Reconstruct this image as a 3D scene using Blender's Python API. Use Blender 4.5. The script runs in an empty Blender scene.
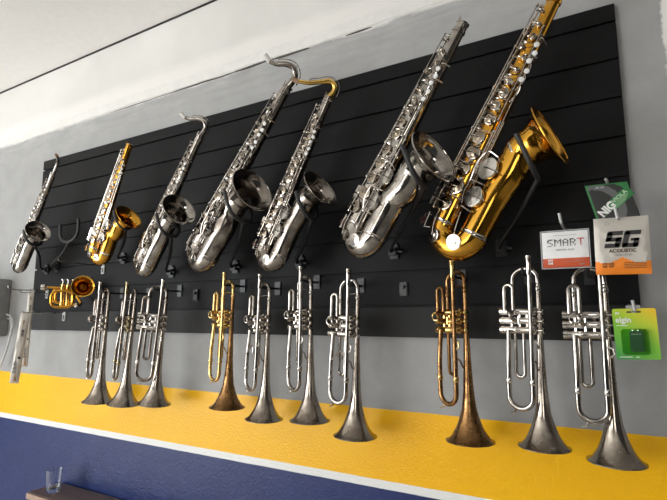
import bpy, bmesh, math, random
from mathutils import Vector, Matrix, noise
random.seed(7)
C = bpy.context.scene
COL = C.collection
R = math.radians

# ------------------------------------------------------------------ camera
EYE = 1.5
cam_d = bpy.data.cameras.new('camera'); cam = bpy.data.objects.new('camera', cam_d); COL.objects.link(cam)
yaw, pit, rol = 0.5207, 0.1384, -0.0015
fw = Vector((-math.sin(yaw)*math.cos(pit), math.cos(yaw)*math.cos(pit), math.sin(pit)))
rt = Vector((math.cos(yaw), math.sin(yaw), 0)); up = rt.cross(fw)
r2 = rt*math.cos(rol) + up*math.sin(rol); u2 = -rt*math.sin(rol) + up*math.cos(rol)
M3 = Matrix((r2, u2, -fw)).transposed()
cam.matrix_world = Matrix.Translation((0, -1.3228, EYE)) @ M3.to_4x4()
cam_d.sensor_width = 36; cam_d.lens = 485.56/667*36; cam_d.clip_start = .02
C.camera = cam

# ------------------------------------------------------------------ world, lights, exposure
w = bpy.data.worlds.new('world'); C.world = w; w.use_nodes = True
nt = w.node_tree; bgn = nt.nodes['Background']
bgn.inputs[0].default_value = (.80, .86, .95, 1); bgn.inputs[1].default_value = 0.6

def area(name, loc, target, sx, sy, power, col):
    d = bpy.data.lights.new(name, 'AREA'); d.shape = 'RECTANGLE'; d.size = sx; d.size_y = sy
    d.energy = power; d.color = col
    o = bpy.data.objects.new(name, d); COL.objects.link(o); o.location = loc
    o.rotation_euler = (Vector(target)-Vector(loc)).to_track_quat('-Z', 'Y').to_euler()
    return o
area('shopfront_daylight', (-5.0, -4.45, 1.35), (-1.0, 0, 1.45), 3.0, 2.3, 135, (.93, .97, 1))
area('back_fill_light', (-2.2, -4.2, 1.75), (-1.1, 0, 1.5), 1.8, 1.2, 30, (1, .97, .93))  # unseen area lamp added behind the camera for fill and metal reflections
area('side_fill_light', (0.9, -4.2, 1.9), (-.2, 0, 1.6), 0.9, 1.2, 12, (1, .97, .93))  # second added fill lamp out of view, no opening in the wall there

sd = bpy.data.lights.new('sun', 'SUN'); sd.energy = 21.0; sd.angle = R(1); sd.color = (1, .95, .88)
sun = bpy.data.objects.new('sun', sd); COL.objects.link(sun)
sun.rotation_euler = Vector((.12, .72, -.90)).to_track_quat('-Z', 'Y').to_euler()     # falls through the open shopfront onto the floor
C.view_settings.view_transform = 'Standard'; C.view_settings.look = 'None'
C.view_settings.gamma = 1; C.view_settings.use_curve_mapping = False
C.view_settings.exposure = 0.25

# ------------------------------------------------------------------ materials
def newmat(name):
    m = bpy.data.materials.new(name); m.use_nodes = True
    return m, m.node_tree, m.node_tree.nodes['Principled BSDF']
def setp(b, **k):
    for n, v in k.items():
        b.inputs[n.replace('_', ' ')].default_value = v
def noise_tex(t, scale, detail=4, rough=.55, coord='Object', stretch=None):
    tc = t.nodes.new('ShaderNodeTexCoord'); n = t.nodes.new('ShaderNodeTexNoise')
    n.inputs['Scale'].default_value = scale; n.inputs['Detail'].default_value = detail; n.inputs['Roughness'].default_value = rough
    if stretch:
        mp = t.nodes.new('ShaderNodeMapping'); mp.inputs['Scale'].default_value = stretch
        t.links.new(tc.outputs[coord], mp.inputs[0]); t.links.new(mp.outputs[0], n.inputs['Vector'])
    else:
        t.links.new(tc.outputs[coord], n.inputs['Vector'])
    return n
def ramp(t, src, stops):
    r = t.nodes.new('ShaderNodeValToRGB'); e = r.color_ramp.elements
    while len(e) < len(stops): e.new(.5)
    for i, (p, c) in enumerate(stops):
        e[i].position = p; e[i].color = (*c, 1) if len(c) == 3 else c
    t.links.new(src, r.inputs[0]); return r
def bump(t, b, src, strength, dist=.002):
    n = t.nodes.new('ShaderNodeBump'); n.inputs['Strength'].default_value = strength; n.inputs['Distance'].default_value = dist
    t.links.new(src, n.inputs['Height']); t.links.new(n.outputs[0], b.inputs['Normal'])
def metal(name, a, c, r0=.12, r1=.38, scale=28, lo=.40, hi=.68):
    m, t, b = newmat(name); setp(b, Metallic=1.0)
    n = noise_tex(t, scale, 5, .6)
    cr = ramp(t, n.outputs[0], [(lo, a), (hi, c)]); t.links.new(cr.outputs[0], b.inputs['Base Color'])
    rr = ramp(t, n.outputs[0], [(lo, (r0,)*3), (hi, (r1,)*3)]); t.links.new(rr.outputs[0], b.inputs['Roughness'])
    return m
def plain(name, c, rough=.5, metallic=0, spec=None, coat=0, vary=.12):
    m, t, b = newmat(name); setp(b, Roughness=rough, Metallic=metallic)
    if coat: setp(b, Coat_Weight=coat)
    n = noise_tex(t, 35, 3)
    cr = ramp(t, n.outputs[0], [(.3, tuple(x*(1-vary) for x in c)), (.7, tuple(min(1, x*(1+vary)) for x in c))])
    t.links.new(cr.outputs[0], b.inputs['Base Color'])
    return m

SILVER = metal('silver_plate', (.53, .50, .46), (.25, .22, .19), .06, .24)
SILVER_DARK = metal('tarnished_silver', (.44, .40, .36), (.20, .17, .145), .09, .30, 20, .35, .65)
NICKEL = metal('nickel_plate', (.60, .56, .51), (.34, .30, .26), .06, .22)
NICKEL_BRIGHT = metal('bright_nickel', (.80, .77, .73), (.55, .51, .46), .06, .22)
GOLD = metal('gold_lacquer', (.80, .43, .06), (.55, .25, .03), .07, .22, 14, .35, .75)
GOLD_PALE = metal('pale_gold_lacquer', (.92, .62, .18), (.70, .42, .10), .12, .30, 18)
BRASS_OLD = metal('worn_raw_brass', (.40, .22, .09), (.17, .09, .035), .12, .42, 30, .32, .66)
BRASS = metal('brass', (.80, .56, .22), (.52, .33, .12), .12, .35)
COPPER_BROWN = metal('rose_brass', (.55, .30, .17), (.30, .16, .09), .2, .4)
DULL = metal('dull_brassy_silver', (.46, .39, .24), (.26, .21, .12), .1, .3)
BELLS = metal('tarnished_bell_brown_reflection', (.50, .45, .39), (.24, .20, .165), .12, .30, 12, .38, .62)  # tarnish plus brown reflections of wall and floor, put into the colour
CUP = metal('key_face_dark_reflection', (.36, .30, .23), (.18, .145, .11), .05, .18)  # reflection of the dark room put into the colour of the cup faces
DISC = metal('brushed_nickel_disc', (.86, .83, .78), (.66, .62, .56), .24, .38)
PEARL = plain('pearl', (.82, .82, .80), .25, vary=.05)
PAD = plain('key_felt_red', (.05, .02, .015), .9)
BLACK_METAL = plain('black_coated_metal', (.013, .013, .014), .42)
RUBBER = plain('black_rubber_sleeve', (.018, .018, .019), .55)
CORK = plain('cork', (.40, .24, .15), .8, vary=.3)
IVORY = plain('white_mouthpiece_cap', (.80, .78, .74), .4, vary=.05)
CHROME = metal('chrome_wire', (.75, .75, .75), (.5, .5, .5), .12, .3)
WIRE = metal('grey_wire', (.42, .41, .39), (.25, .25, .24), .25, .4)
CLEAR = None
def clearmat(name, tint=(1, 1, 1), fac=.12, rough=.08):
    m = bpy.data.materials.new(name); m.use_nodes = True; t = m.node_tree; t.nodes.clear()
    o = t.nodes.new('ShaderNodeOutputMaterial'); mx = t.nodes.new('ShaderNodeMixShader')
    tr = t.nodes.new('ShaderNodeBsdfTransparent'); g = t.nodes.new('ShaderNodeBsdfGlossy')
    tr.inputs[0].default_value = (*tint, 1); g.inputs['Roughness'].default_value = rough
    lw = t.nodes.new('ShaderNodeLayerWeight'); lw.inputs[0].default_value = .10
    mm = t.nodes.new('ShaderNodeMath'); mm.operation = 'ADD'; mm.inputs[1].default_value = fac; mm.use_clamp = True
    t.links.new(lw.outputs['Fresnel'], mm.inputs[0]); t.links.new(mm.outputs[0], mx.inputs[0])
    t.links.new(tr.outputs[0], mx.inputs[1]); t.links.new(g.outputs[0], mx.inputs[2]); t.links.new(mx.outputs[0], o.inputs[0])
    return m
CLEAR = clearmat('clear_plastic', (.97, .97, .97), .0)
BLISTER = clearmat('green_tinted_blister', (.72, .88, .68), .06)
def glassmat():
    m, t, b = newmat('drinking_glass'); setp(b, Roughness=.02, IOR=1.45); b.inputs['Transmission Weight'].default_value = 1
    b.inputs['Base Color'].default_value = (.97, .99, .98, 1)
    return m
GLASS = glassmat()

# ------------------------------------------------------------------ mesh helpers
def catmull(P, n=6):
    P = [Vector(p) for p in P]; out = []
    for i in range(len(P)-1):
        a = P[i-1] if i else P[0]*2-P[1]; b, c = P[i], P[i+1]; d = P[i+2] if i+2 < len(P) else P[-1]*2-P[-2]
        for k in range(n):
            t = k/n
            out.append(.5*((2*b)+(c-a)*t+(2*a-5*b+4*c-d)*t*t+(3*b-a-3*c+d)*t**3))
    out.append(P[-1]); return out
def sweep(bm, path, radii, seg=14, cap=True, closed=False):
    n = len(path); path = [Vector(p) for p in path]
    if not hasattr(radii, '__len__'): radii = [radii]*n
    T = []
    for i in range(n):
        if closed: d = path[(i+1) % n]-path[i-1]
        else: d = path[min(i+1, n-1)]-path[max(i-1, 0)]
        if d.length < 1e-9: d = T[-1] if T else Vector((0, 0, 1))
        T.append(d.normalized())
    ref = Vector((0, 1, 0)) if abs(T[0].y) < .9 else Vector((1, 0, 0))
    N = (ref-T[0]*ref.dot(T[0])).normalized(); rings = []
    for i in range(n):
        N = (N-T[i]*N.dot(T[i])).normalized(); B = T[i].cross(N)
        rings.append([bm.verts.new(path[i]+(N*math.cos(a)+B*math.sin(a))*radii[i]) for a in [2*math.pi*k/seg for k in range(seg)]])
    for i in range(n-1 if not closed else n):
        A, Bq = rings[i], rings[(i+1) % n]
        for k in range(seg):
            bm.faces.new((A[k], A[(k+1) % seg], Bq[(k+1) % seg], Bq[k]))
    if cap and not closed:
        bm.faces.new(list(reversed(rings[0]))); bm.faces.new(rings[-1])
    return rings
def straight(bm, a, b, r, seg=10, r_end=None):
    sweep(bm, [a, b], [r, r if r_end is None else r_end], seg)
def tubep(bm, pts, r, seg=10, n=5):
    sweep(bm, catmull(pts, n), r, seg)
def cyl_profile(bm, base, axis, prof, seg=20):
    """prof: list of (t along axis, radius)"""
    ax = Vector(axis).normalized(); base = Vector(base)
    ref = Vector((0, 0, 1)) if abs(ax.z) < .9 else Vector((1, 0, 0))
    N = (ref-ax*ref.dot(ax)).normalized(); B = ax.cross(N); rings = []
    for t, r in prof:
        rings.append([bm.verts.new(base+ax*t+(N*math.cos(a)+B*math.sin(a))*max(r, 1e-4)) for a in [2*math.pi*k/seg for k in range(seg)]])
    for i in range(len(rings)-1):
        A, Bq = rings[i], rings[i+1]
        for k in range(seg): bm.faces.new((A[k], A[(k+1) % seg], Bq[(k+1) % seg], Bq[k]))
    bm.faces.new(list(reversed(rings[0]))); bm.faces.new(rings[-1])
def box(bm, lo, hi, bev=0, mat=None):
    r = bmesh.ops.create_cube(bm, size=1); vs = r['verts']
    lo, hi = Vector(lo), Vector(hi); s = hi-lo; c = (lo+hi)/2
    for v in vs: v.co = Vector((v.co.x*s.x, v.co.y*s.y, v.co.z*s.z))+c
    if mat: 
        for v in vs: v.co = mat @ v.co
    if bev:
        es = list({e for v in vs for e in v.link_edges})
        bmesh.ops.bevel(bm, geom=es, offset=bev, segments=2, affect='EDGES')
def torus(bm, c, axis, R0, r, seg=28, ts=8, sx=1, sy=1):
    ax = Vector(axis).normalized(); ref = Vector((0, 0, 1)) if abs(ax.z) < .9 else Vector((1, 0, 0))
    N = (ref-ax*ref.dot(ax)).normalized(); B = ax.cross(N); c = Vector(c)
    sweep(bm, [c+(N*math.cos(a)*sx+B*math.sin(a)*sy)*R0 for a in [2*math.pi*k/seg for k in range(seg)]], r, ts, closed=True)
def obj(name, bm, mats, parent=None, smooth=True, auto=True):
    me = bpy.data.meshes.new(name); bmesh.ops.recalc_face_normals(bm, faces=bm.faces); bm.to_mesh(me); bm.free()
    for m in (mats if isinstance(mats, (list, tuple)) else [mats]): me.materials.append(m)
    if smooth:
        for p in me.polygons: p.use_smooth = True
        if auto:
            try: me.set_sharp_from_angle(angle=R(40))
            except Exception: pass
    o = bpy.data.objects.new(name, me); COL.objects.link(o)
    if parent: o.parent = parent
    return o
def B(): return bmesh.new()
def tag(o, label, cat, group=None):
    o['label'] = label; o['category'] = cat
    if group: o['group'] = group
    return o
def thing(name, loc, label, cat, group=None, mat=None):
    o = bpy.data.objects.new(name, None); COL.objects.link(o); o.empty_display_size = .05
    if mat is not None: o.matrix_world = mat
    else: o.location = loc
    return tag(o, label, cat, group)
def struct(o): o['kind'] = 'structure'; return o
def text(name, s, size, mat, parent, loc, rot=(R(90), 0, 0), ext=.0002, shear=0, sx=1, bold=0, space=1, align='CENTER'):
    cu = bpy.data.curves.new(name, 'FONT'); cu.body = s; cu.size = size; cu.extrude = ext; cu.shear = shear
    cu.offset = bold; cu.space_character = space; cu.align_x = align; cu.align_y = 'CENTER'; cu.resolution_u = 4
    t = bpy.data.objects.new(name, cu); COL.objects.link(t)
    dg = bpy.context.evaluated_depsgraph_get(); me = bpy.data.meshes.new_from_object(t.evaluated_get(dg))
    bpy.data.objects.remove(t); me.materials.clear(); me.materials.append(mat)
    o = bpy.data.objects.new(name, me); COL.objects.link(o); o.parent = parent; o.location = loc; o.rotation_euler = rot; o.scale = (sx, 1, 1)
    return o

# ------------------------------------------------------------------ the room
WY = .015            # wall plane, the slatted board stands in front of it (its face is y = 0)
Z_CEIL, Z_LIP, Z_YEL, Z_BAND, Z_BLUE = 2.775, 2.442, 1.2366, 1.040, 1.017
def wall_material():
    m, t, b = newmat('painted_plaster'); L = t.links
    tc = t.nodes.new('ShaderNodeTexCoord'); sp = t.nodes.new('ShaderNodeSeparateXYZ'); L.new(tc.outputs['Object'], sp.inputs[0])
    def math_(op, a, bb=None, clamp=False):
        n = t.nodes.new('ShaderNodeMath'); n.operation = op; n.use_clamp = clamp
        for i, v in enumerate((a, bb)):
            if v is None: continue
            if isinstance(v, (int, float)): n.inputs[i].default_value = v
            else: L.new(v, n.inputs[i])
        return n.outputs[0]
    def mix(f, a, bb):
        n = t.nodes.new('ShaderNodeMix'); n.data_type = 'RGBA'
        L.new(f, n.inputs[0])
        for i, v in ((6, a), (7, bb)):
            if isinstance(v, tuple): n.inputs[i].default_value = (*v, 1)
            else: L.new(v, n.inputs[i])
        return n.outputs[2]
    edge = noise_tex(t, 14, 5, .6); edgef = noise_tex(t, 60, 4, .6)
    z = sp.outputs['Z']; x = sp.outputs['X']
    wob = math_('MULTIPLY', math_('SUBTRACT', edge.outputs[0], .5), .012)
    zz = math_('ADD', z, math_('MULTIPLY', wob, .25))
    def above(zv, h, s=900): return math_('MULTIPLY', math_('SUBTRACT', zv, h), s, True)
    n_big = noise_tex(t, 2.2, 3); n_mid = noise_tex(t, 9, 5, .65)
    grey = ramp(t, n_mid.outputs[0], [(.25, (.315, .318, .318)), (.75, (.385, .385, .378))]).outputs[0]
    yel = ramp(t, n_big.outputs[0], [(.3, (.90, .46, .003)), (.7, (.93, .51, .005))]).outputs[0]
    blue = ramp(t, n_mid.outputs[0], [(.3, (.009, .022, .105)), (.7, (.015, .029, .125))]).outputs[0]
    c = mix(above(zz, Z_BLUE), blue, (.80, .80, .78))
    c = mix(above(zz, Z_BAND), c, yel)
    c = mix(above(zz, Z_YEL), c, grey)
    # rough edge where the off-white upper paint stops on the grey
    nx = noise_tex(t, 5, 6, .7, stretch=(1, 1, 4))
    lip = math_('ADD', z, math_('MULTIPLY', math_('SUBTRACT', nx.outputs[0], .5), .07))
    white = ramp(t, n_big.outputs[0], [(.3, (.64, .63, .60)), (.7, (.74, .73, .70))]).outputs[0]
    sm = noise_tex(t, 4, 6, .75, stretch=(1, 1, 7))
    smear = math_('MULTIPLY', math_('MULTIPLY', above(z, Z_LIP-.16, 7), math_('MULTIPLY', math_('SUBTRACT', sm.outputs[0], .42), 3.0, True)), .45)
    c = mix(smear, c, (.62, .62, .60))
    c = mix(above(lip, Z_LIP-.012, 70), c, white)
    band = math_('MULTIPLY', math_('SUBTRACT', 1.0, above(lip, Z_LIP+.085, 25)), above(lip, Z_LIP, 70))
    c = mix(math_('MULTIPLY', band, .6), c, (.82, .80, .77))
    # smeared lighter paint patch at the right of the board
    ny = noise_tex(t, 22, 7, .75)
    xp = math_('ADD', x, math_('MULTIPLY', math_('SUBTRACT', ny.outputs[0], .5), .04))
    patch = math_('MULTIPLY', above(xp, .147, 150), above(lip, 2.06, 60))
    c = mix(patch, c, (.78, .77, .74))
    L.new(c, b.inputs['Base Color'])
    # gloss: enamel on the blue and yellow, matt emulsion above
    gl = math_('SUBTRACT', 1.0, above(zz, Z_YEL))
    rr = t.nodes.new('ShaderNodeMapRange'); L.new(gl, rr.inputs[0]); rr.inputs[3].default_value = .62; rr.inputs[4].default_value = .30
    L.new(rr.outputs[0], b.inputs['Roughness']); b.inputs['Specular IOR Level'].default_value = .30
    pe = noise_tex(t, 150, 3, .6); pe2 = noise_tex(t, 30, 4, .6)
    h = math_('ADD', math_('MULTIPLY', pe.outputs[0], math_('ADD', math_('MULTIPLY', gl, 1.0), .15)), math_('MULTIPLY', pe2.outputs[0], .7))
    bump(t, b, h, .42, .003)
    return m
WALL = wall_material()
bm = B(); box(bm, (-7, WY, 0), (2.6, WY+.15, 2.95)); struct(obj('wall_front', bm, WALL, smooth=False))
CEILM = plain('white_ceiling_paint', (.90, .89, .87), .7, vary=.02)
bm = B(); box(bm, (-7, -4.6, Z_CEIL+.006), (2.6, WY-.004, Z_CEIL+.12)); struct(obj('ceiling', bm, CEILM, smooth=False))
GAPM = plain('dark_shadow_gap', (.03, .028, .026), .8)
bm = B(); box(bm, (-7, WY-.006, Z_CEIL+.0005), (2.6, WY, Z_CEIL+.0058)); struct(obj('ceiling_shadow_strip', bm, GAPM, smooth=False))  # dark strip drawn as the shadow line between wall and ceiling
FLOORM = plain('pale_floor_tile', (.55, .53, .49), .35)
bm = B(); box(bm, (-7, -4.6, -.1), (2.6, WY, 0)); struct(obj('floor', bm, FLOORM, smooth=False))
GREYW = plain('dark_grey_wall_paint', (.045, .045, .045), .6)
bm = B(); box(bm, (-3.3, -4.75, 0), (2.6, -4.6, 2.95)); struct(obj('wall_back', bm, GREYW, smooth=False))
bm = B(); box(bm, (-7.15, -4.6, 0), (-7, WY, 2.95)); struct(obj('wall_left', bm, GREYW, smooth=False))
bm = B(); box(bm, (2.6, -4.6, 0), (2.75, WY, 2.95)); struct(obj('wall_right', bm, GREYW, smooth=False))
# rough plaster lip: a shallow uneven ridge under the off-white paint, with an open crack along part of it
LIPM = plain('off_white_plaster', (.74, .73, .70), .7, vary=.04)
bm = B(); prev = None; X = -7.0
while X <= 2.6:
    dz = (noise.noise(Vector((X*3, 0, 0)))*.006+noise.noise(Vector((X*17, 5, 0)))*.002)
    dep = .004+.003*noise.noise(Vector((X*2, 9, 0)))
    cur = [bm.verts.new((X, WY+.001, Z_LIP+.055)), bm.verts.new((X, WY-dep, Z_LIP+.012+dz)), bm.verts.new((X, WY-dep, Z_LIP+.004+dz)), bm.verts.new((X, WY+.001, Z_LIP+dz))]
    if prev:
        for k in range(3): bm.faces.new((prev[k], cur[k], cur[k+1], prev[k+1]))
    prev = cur; X += .02
struct(obj('trim_2', bm, LIPM))
CRACK = plain('crack_shadow', (.07, .065, .06), .9)
bm = B()
for x0, x1, hgt in ((-1.95, -1.55, .002), (-1.58, -1.18, .004), (-1.22, -1.0, .006), (-1.02, -.86, .009), (-.72, -.62, .004)):
    n = 14; pr = None
    for k in range(n+1):
        x = x0+(x1-x0)*k/n; s = math.sin(math.pi*min(1, max(0, k/n)))**.6
        zc = Z_LIP-.004+noise.noise(Vector((x*9, 3, 0)))*.004
        a = bm.verts.new((x, WY-.0006, zc+hgt*s+.0004)); b_ = bm.verts.new((x, WY-.0006, zc-hgt*s*.5-.0004))
        if pr: bm.faces.new((pr[0], a, b_, pr[1]))
        pr = (a, b_)
r = bmesh.ops.extrude_face_region(bm, geom=bm.faces[:])
for v in r['geom']:
    if isinstance(v, bmesh.types.BMVert): v.co.y += .002
struct(obj('trim_3', bm, CRACK, smooth=False))

# ------------------------------------------------------------------ slatted display board
BX0, BX1 = -2.4397, .0538
ZT = EYE+.7809; G0 = EYE+.7326; ZB = EYE-.0557
def board_mat():
    m, t, b = newmat('black_laminate'); n = noise_tex(t, 6, 4, .6, stretch=(1, 1, 3))
    cr = ramp(t, n.outputs[0], [(.3, (.0068, .0068, .0072)), (.7, (.0092, .0090, .0095))]); t.links.new(cr.outputs[0], b.inputs['Base Color'])
    setp(b, Roughness=.5); b.inputs['Specular IOR Level'].default_value = .12
    return m
BOARDM = board_mat(); GROOVE = plain('groove_black', (.004, .004, .004), .7)
bm = B()
edges = [ZT]+[G0-.1*i for i in range(8)]+[ZB]
for i in range(9):
    hi = edges[i]-(.0035 if i else 0); lo = edges[i+1]+(.0035 if i < 8 else 0)
    box(bm, (BX0, 0, lo), (BX1, .0095, hi), .0008)
slb = len(bm.faces)
box(bm, (BX0, .0094, ZB), (BX1, WY-.0003, ZT))
for f in bm.faces[:][slb:]: f.material_index = 1
board = obj('slatwall_board', bm, [BOARDM, GROOVE], smooth=False)
tag(board, 'wide black slatted display board fixed to the grey wall', 'display board')

# ------------------------------------------------------------------ saxophones
def build_sax(name, label, x, z, al, s, psi, bv, bu, body, keym, bellm=None, neck=None, neckm=None, bigkey=None, group='saxophones hung on the slatted board', style=0, rimtilt=33, dist=.12):
    al, psi = R(al), R(psi)
    U = Vector((math.sin(al), 0, math.cos(al))); V0 = Vector((math.cos(al), 0, -math.sin(al))); Y = Vector((0, 1, 0))
    V = math.cos(psi)*V0-math.sin(psi)*Y; N = math.cos(psi)*Y+math.sin(psi)*V0
    M = Matrix((V, N, U)).transposed().to_4x4(); M = Matrix.Translation((x-.006*s, -dist, z)) @ M @ Matrix.Scale(s, 4)
    root = thing(name, None, label, 'saxophone', group, M)
    rnd = random.Random(name+str(x))
    bigkey = bigkey or keym; bellm = bellm or body
    P = lambda v, w_, u: Vector((v, -w_, u))          # w_ points to the viewer
    def rb(u): return .0340+(.0155-.0340)*max(0, min(1, (u-.09)/.60))
    # straight conical body tube
    bm = B(); us = [.085, .12, .2, .3, .4, .5, .6, .665, .67, .69]
    sweep(bm, [P(0, 0, u) for u in us], [rb(u) if u < .666 else .0165 for u in us], 24)
    tubeo = obj('body_tube', bm, body, root)
    # bow
    bm = B(); n = 14; pth = []; rad = []
    for k in range(n+1):
        a = math.pi*k/n; pth.append(P(.047-.047*math.cos(a), 0, .082-.047*math.sin(a))); rad.append(.0340+.0018*k/n)
    sweep(bm, pth, rad, 24); obj('bow', bm, body, root)
    for v, r_ in ((0, .0348), (.094, .0362)):
        bm = B(); cyl_profile(bm, P(v, 0, .080), (0, 0, 1), [(0, r_), (.002, r_+.0012), (.005, r_+.0003), (.008, r_+.0012), (.010, r_)], 26)
        obj('bow_ring', bm, keym, root)
    # bell: tube, flare and rolled rim, open
    tl = R(rimtilt); d = Vector((math.sin(tl), 0, math.cos(tl)))
    c = P(bv, 0, bu)
    K = [P(.094, 0, .082), P(.0945, 0, .14), P(.096, 0, .19), P(bv-.048, 0, bu-.115), c-d*.073, c-d*.042, c-d*.022, c-d*.008, c]
    rk = [.0355, .0358, .0362, .0372, .0400, .0448, .0515, .0640, .077]
    Kp = catmull(K, 4); rr = []
    for i in range(len(rk)-1):
        for k in range(4): rr.append(rk[i]+(rk[i+1]-rk[i])*(k/4))
    rr.append(rk[-1])
    bm = B(); inner = [(p, r_-.0015) for p, r_ in zip(Kp, rr)][::-1]
    full = Kp+[q for q, _ in inner[:26]]; fr = rr+[q for _, q in inner[:26]]
    # build outer and inner as separate sweeps bridged at the rim
    ro = sweep(bm, Kp, rr, 32, cap=False)
    ri = sweep(bm, Kp[6:], [q-.0016 for q in rr[6:]], 32, cap=False)
    for k in range(32): bm.faces.new((ro[-1][k], ro[-1][(k+1) % 32], ri[-1][(k+1) % 32], ri[-1][k]))
    bm.faces.new(ri[0]); bm.faces.new(list(reversed(ro[0])))
    bell = obj('bell', bm, bellm, root)
    bm = B(); torus(bm, c+d*.0004, d, .0772, .0021, 44, 8); obj('bell_rim', bm, bellm, bell)
    bm = B(); cyl_profile(bm, c-d*.085, d, [(0, .0380), (.002, .0400), (.006, .0405), (.008, .0395)], 28); obj('bell_ring', bm, keym, bell)
    # brace between body and bell
    bm = B(); um = .24; torus(bm, P(.038, -.006, um), (0, 1, 0), .014, .0022, 20, 6)
    straight(bm, P(.020, -.006, um), P(.026, -.006, um), .003); straight(bm, P(.050, -.006, um), P(.062, -.006, um), .003)
    obj('brace', bm, keym, root)
    # tone-hole key cups
    def cup(u, th, r_, m=None, v0=0, rad=None, lift=.0085, nm='key_cup', stem=True):
        th = R(th); rad = rb(u) if rad is None else rad
        ax = Vector((math.sin(th), -math.cos(th), 0)); p = P(v0, 0, u)+ax*(rad-.004)
        bm = B()
        cyl_profile(bm, p, ax, [(0, r_*.86), (lift*.55, r_*.86), (lift*.56, r_*.97), (lift, r_), (lift+.0028, r_*.97), (lift+.0035, r_*.86), (lift+.0030, r_*.55), (lift+.0042, r_*.40), (lift+.0045, .0005)], 22)
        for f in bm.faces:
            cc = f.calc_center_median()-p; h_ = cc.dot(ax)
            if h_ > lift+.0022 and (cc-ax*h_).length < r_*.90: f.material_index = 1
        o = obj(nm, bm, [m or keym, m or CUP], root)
        if stem:
            bm = B(); top = p+ax*(lift+.005)
            side = Vector((0, 0, 1)).cross(ax).normalized()
            e = -1 if th < R(50) and v0 == 0 else 1
            q = top+side*e*(r_+.010)-ax*.004+Vector((0, 0, rnd.uniform(-.004, .004)))
            sweep(bm, catmull([top-side*e*r_*.3, top+side*e*r_*.3+ax*.0012, q], 3), .0019, 6)
            obj('key_arm', bm, keym, o)
        return o
    for u, th, r_ in ((.128, 0, .0195), (.175, 10, .0205), (.222, 2, .0195), (.267, 12, .0180), (.307, 2, .0165), (.356, 12, .0145), (.392, 4, .0132), (.425, 14, .0125), (.457, 4, .0105), (.487, 18, .0082), (.605, 14, .0075), (.640, -15, .006)):
        cup(u, th, r_)
    for u, th, r_ in ((.330, -62, .013), (.40, -60, .012), (.47, -58, .011), (.53, 66, .0105), (.575, 62, .0095)):
        cup(u, th, r_)
    # bell and bow keys
    cup(.165, -12, .0265, bigkey, v0=.080, rad=.038, nm='bell_key'); cup(.238, -12, .0275, bigkey, v0=.082, rad=.040, nm='bell_key')
    for v, u_, r_ in ((.072, .050, .0195), (.012, .046, .0185)):
        bm = B(); pp = Vector((v, -.026, u_)); ax = Vector(((v-.045)*6, -1, (u_-.085)*8)).normalized()
        cyl_profile(bm, pp, ax, [(0, r_*.86), (.008, r_*.86), (.0085, r_), (.013, r_), (.0138, r_*.85), (.0132, r_*.5), (.0144, r_*.35), (.0146, .0005)], 22)
        o = obj('bow_key', bm, bigkey if v > .05 else keym, root)
        bm = B(); sweep(bm, catmull([pp+ax*.016, pp+ax*.017+Vector((-.01, 0, .03)), pp+Vector((-.018, -.012, .07))], 4), .0019, 6); obj('key_arm', bm, keym, o)
    # long rods with posts
    def rod(u0, u1, th, off, r_=.0019, posts=4, nm='key_rod', m=None):
        t = R(th); A = lambda u: P((rb(u)+off)*math.sin(t), (rb(u)+off)*math.cos(t), u)
        bm = B(); straight(bm, A(u0), A(u1), r_, 8)
        for k in range(posts):
            u = u0+(u1-u0)*(k/(posts-1)); q = A(u); c0 = P(rb(u)*.9*math.sin(t), rb(u)*.9*math.cos(t), u)
            straight(bm, c0, q, .0016, 6); cyl_profile(bm, q-Vector((0, 0, .004)), (0, 0, 1), [(0, .0028), (.0015, .0034), (.0065, .0034), (.008, .0028)], 8)
        return obj(nm, bm, m or keym, root)
    rod(.11, .345, -42, .011, .0023, 5); rod(.34, .50, -38, .011, .0023, 5)
    rod(.15, .62, -66, .010, .0018, 6); rod(.22, .655, -54, .016, .0017, 5); rod(.30, .66, -78, .009, .0017, 5)
    rod(.13, .33, 48, .009, .0021, 4); rod(.36, .60, 44, .009, .0018, 4); rod(.20, .52, 62, .012, .0017, 4)
    # cross levers over the stacks
    for u in (.150, .195, .238, .280, .322, .370, .405, .440, .472, .515, .55):
        a_, b_ = R(-42+rnd.uniform(-4, 4)), R(40+rnd.uniform(-6, 6)); q = rb(u)+.010
        bm = B(); sweep(bm, catmull([P(q*math.sin(a_), q*math.cos(a_), u), P(q*.1, q+.004, u+rnd.uniform(-.004, .004)), P(q*math.sin(b_), q*math.cos(b_), u+rnd.uniform(-.007, .007))], 3), .0015, 6)
        obj('key_lever', bm, keym, root)
    for u, th in ((.520, 30), (.545, -20), (.572, 20), (.235, 60), (.300, 62)):
        cup(u, th, .0085, stem=False, lift=.012)
    # pearls
    for u, th in ((.185, 20), (.235, 22), (.28, 20), (.372, 24), (.408, 26), (.443, 26)):
        bm = B(); t = R(th); ax = Vector((math.sin(t), -math.cos(t), 0)); p = P(0, 0, u+.009)+ax*(rb(u)+.013)
        cyl_profile(bm, p, ax, [(0, .0058), (.002, .0062), (.0032, .0052), (.0036, .0006)], 14)
        obj('finger_button', bm, keym, root)
    for u, dv in ((.468, .034), (.490, .037), (.515, .030), (.535, .035), (.556, .029)):
        bm = B(); ax = Vector((.5, -.86, 0)).normalized(); p = P(dv-.006, .018, u)
        cyl_profile(bm, p, ax, [(0, .0052), (.002, .0066), (.0044, .0060), (.0052, .0006)], 14)
        o = obj('pearl_touch', bm, PEARL, root)
        bm = B(); straight(bm, p, P(rb(u)*.6, rb(u)*.6, u-.02), .0019, 6); obj('key_arm', bm, keym, o)
    # little-finger table and guards at the lower left
    bm = B()
    for k in range(3):
        box(bm, (-.052+.003*k, -.030-.002*k, .112+.026*k), (-.036+.004*k, -.026-.002*k, .134+.026*k), .0012)
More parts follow.
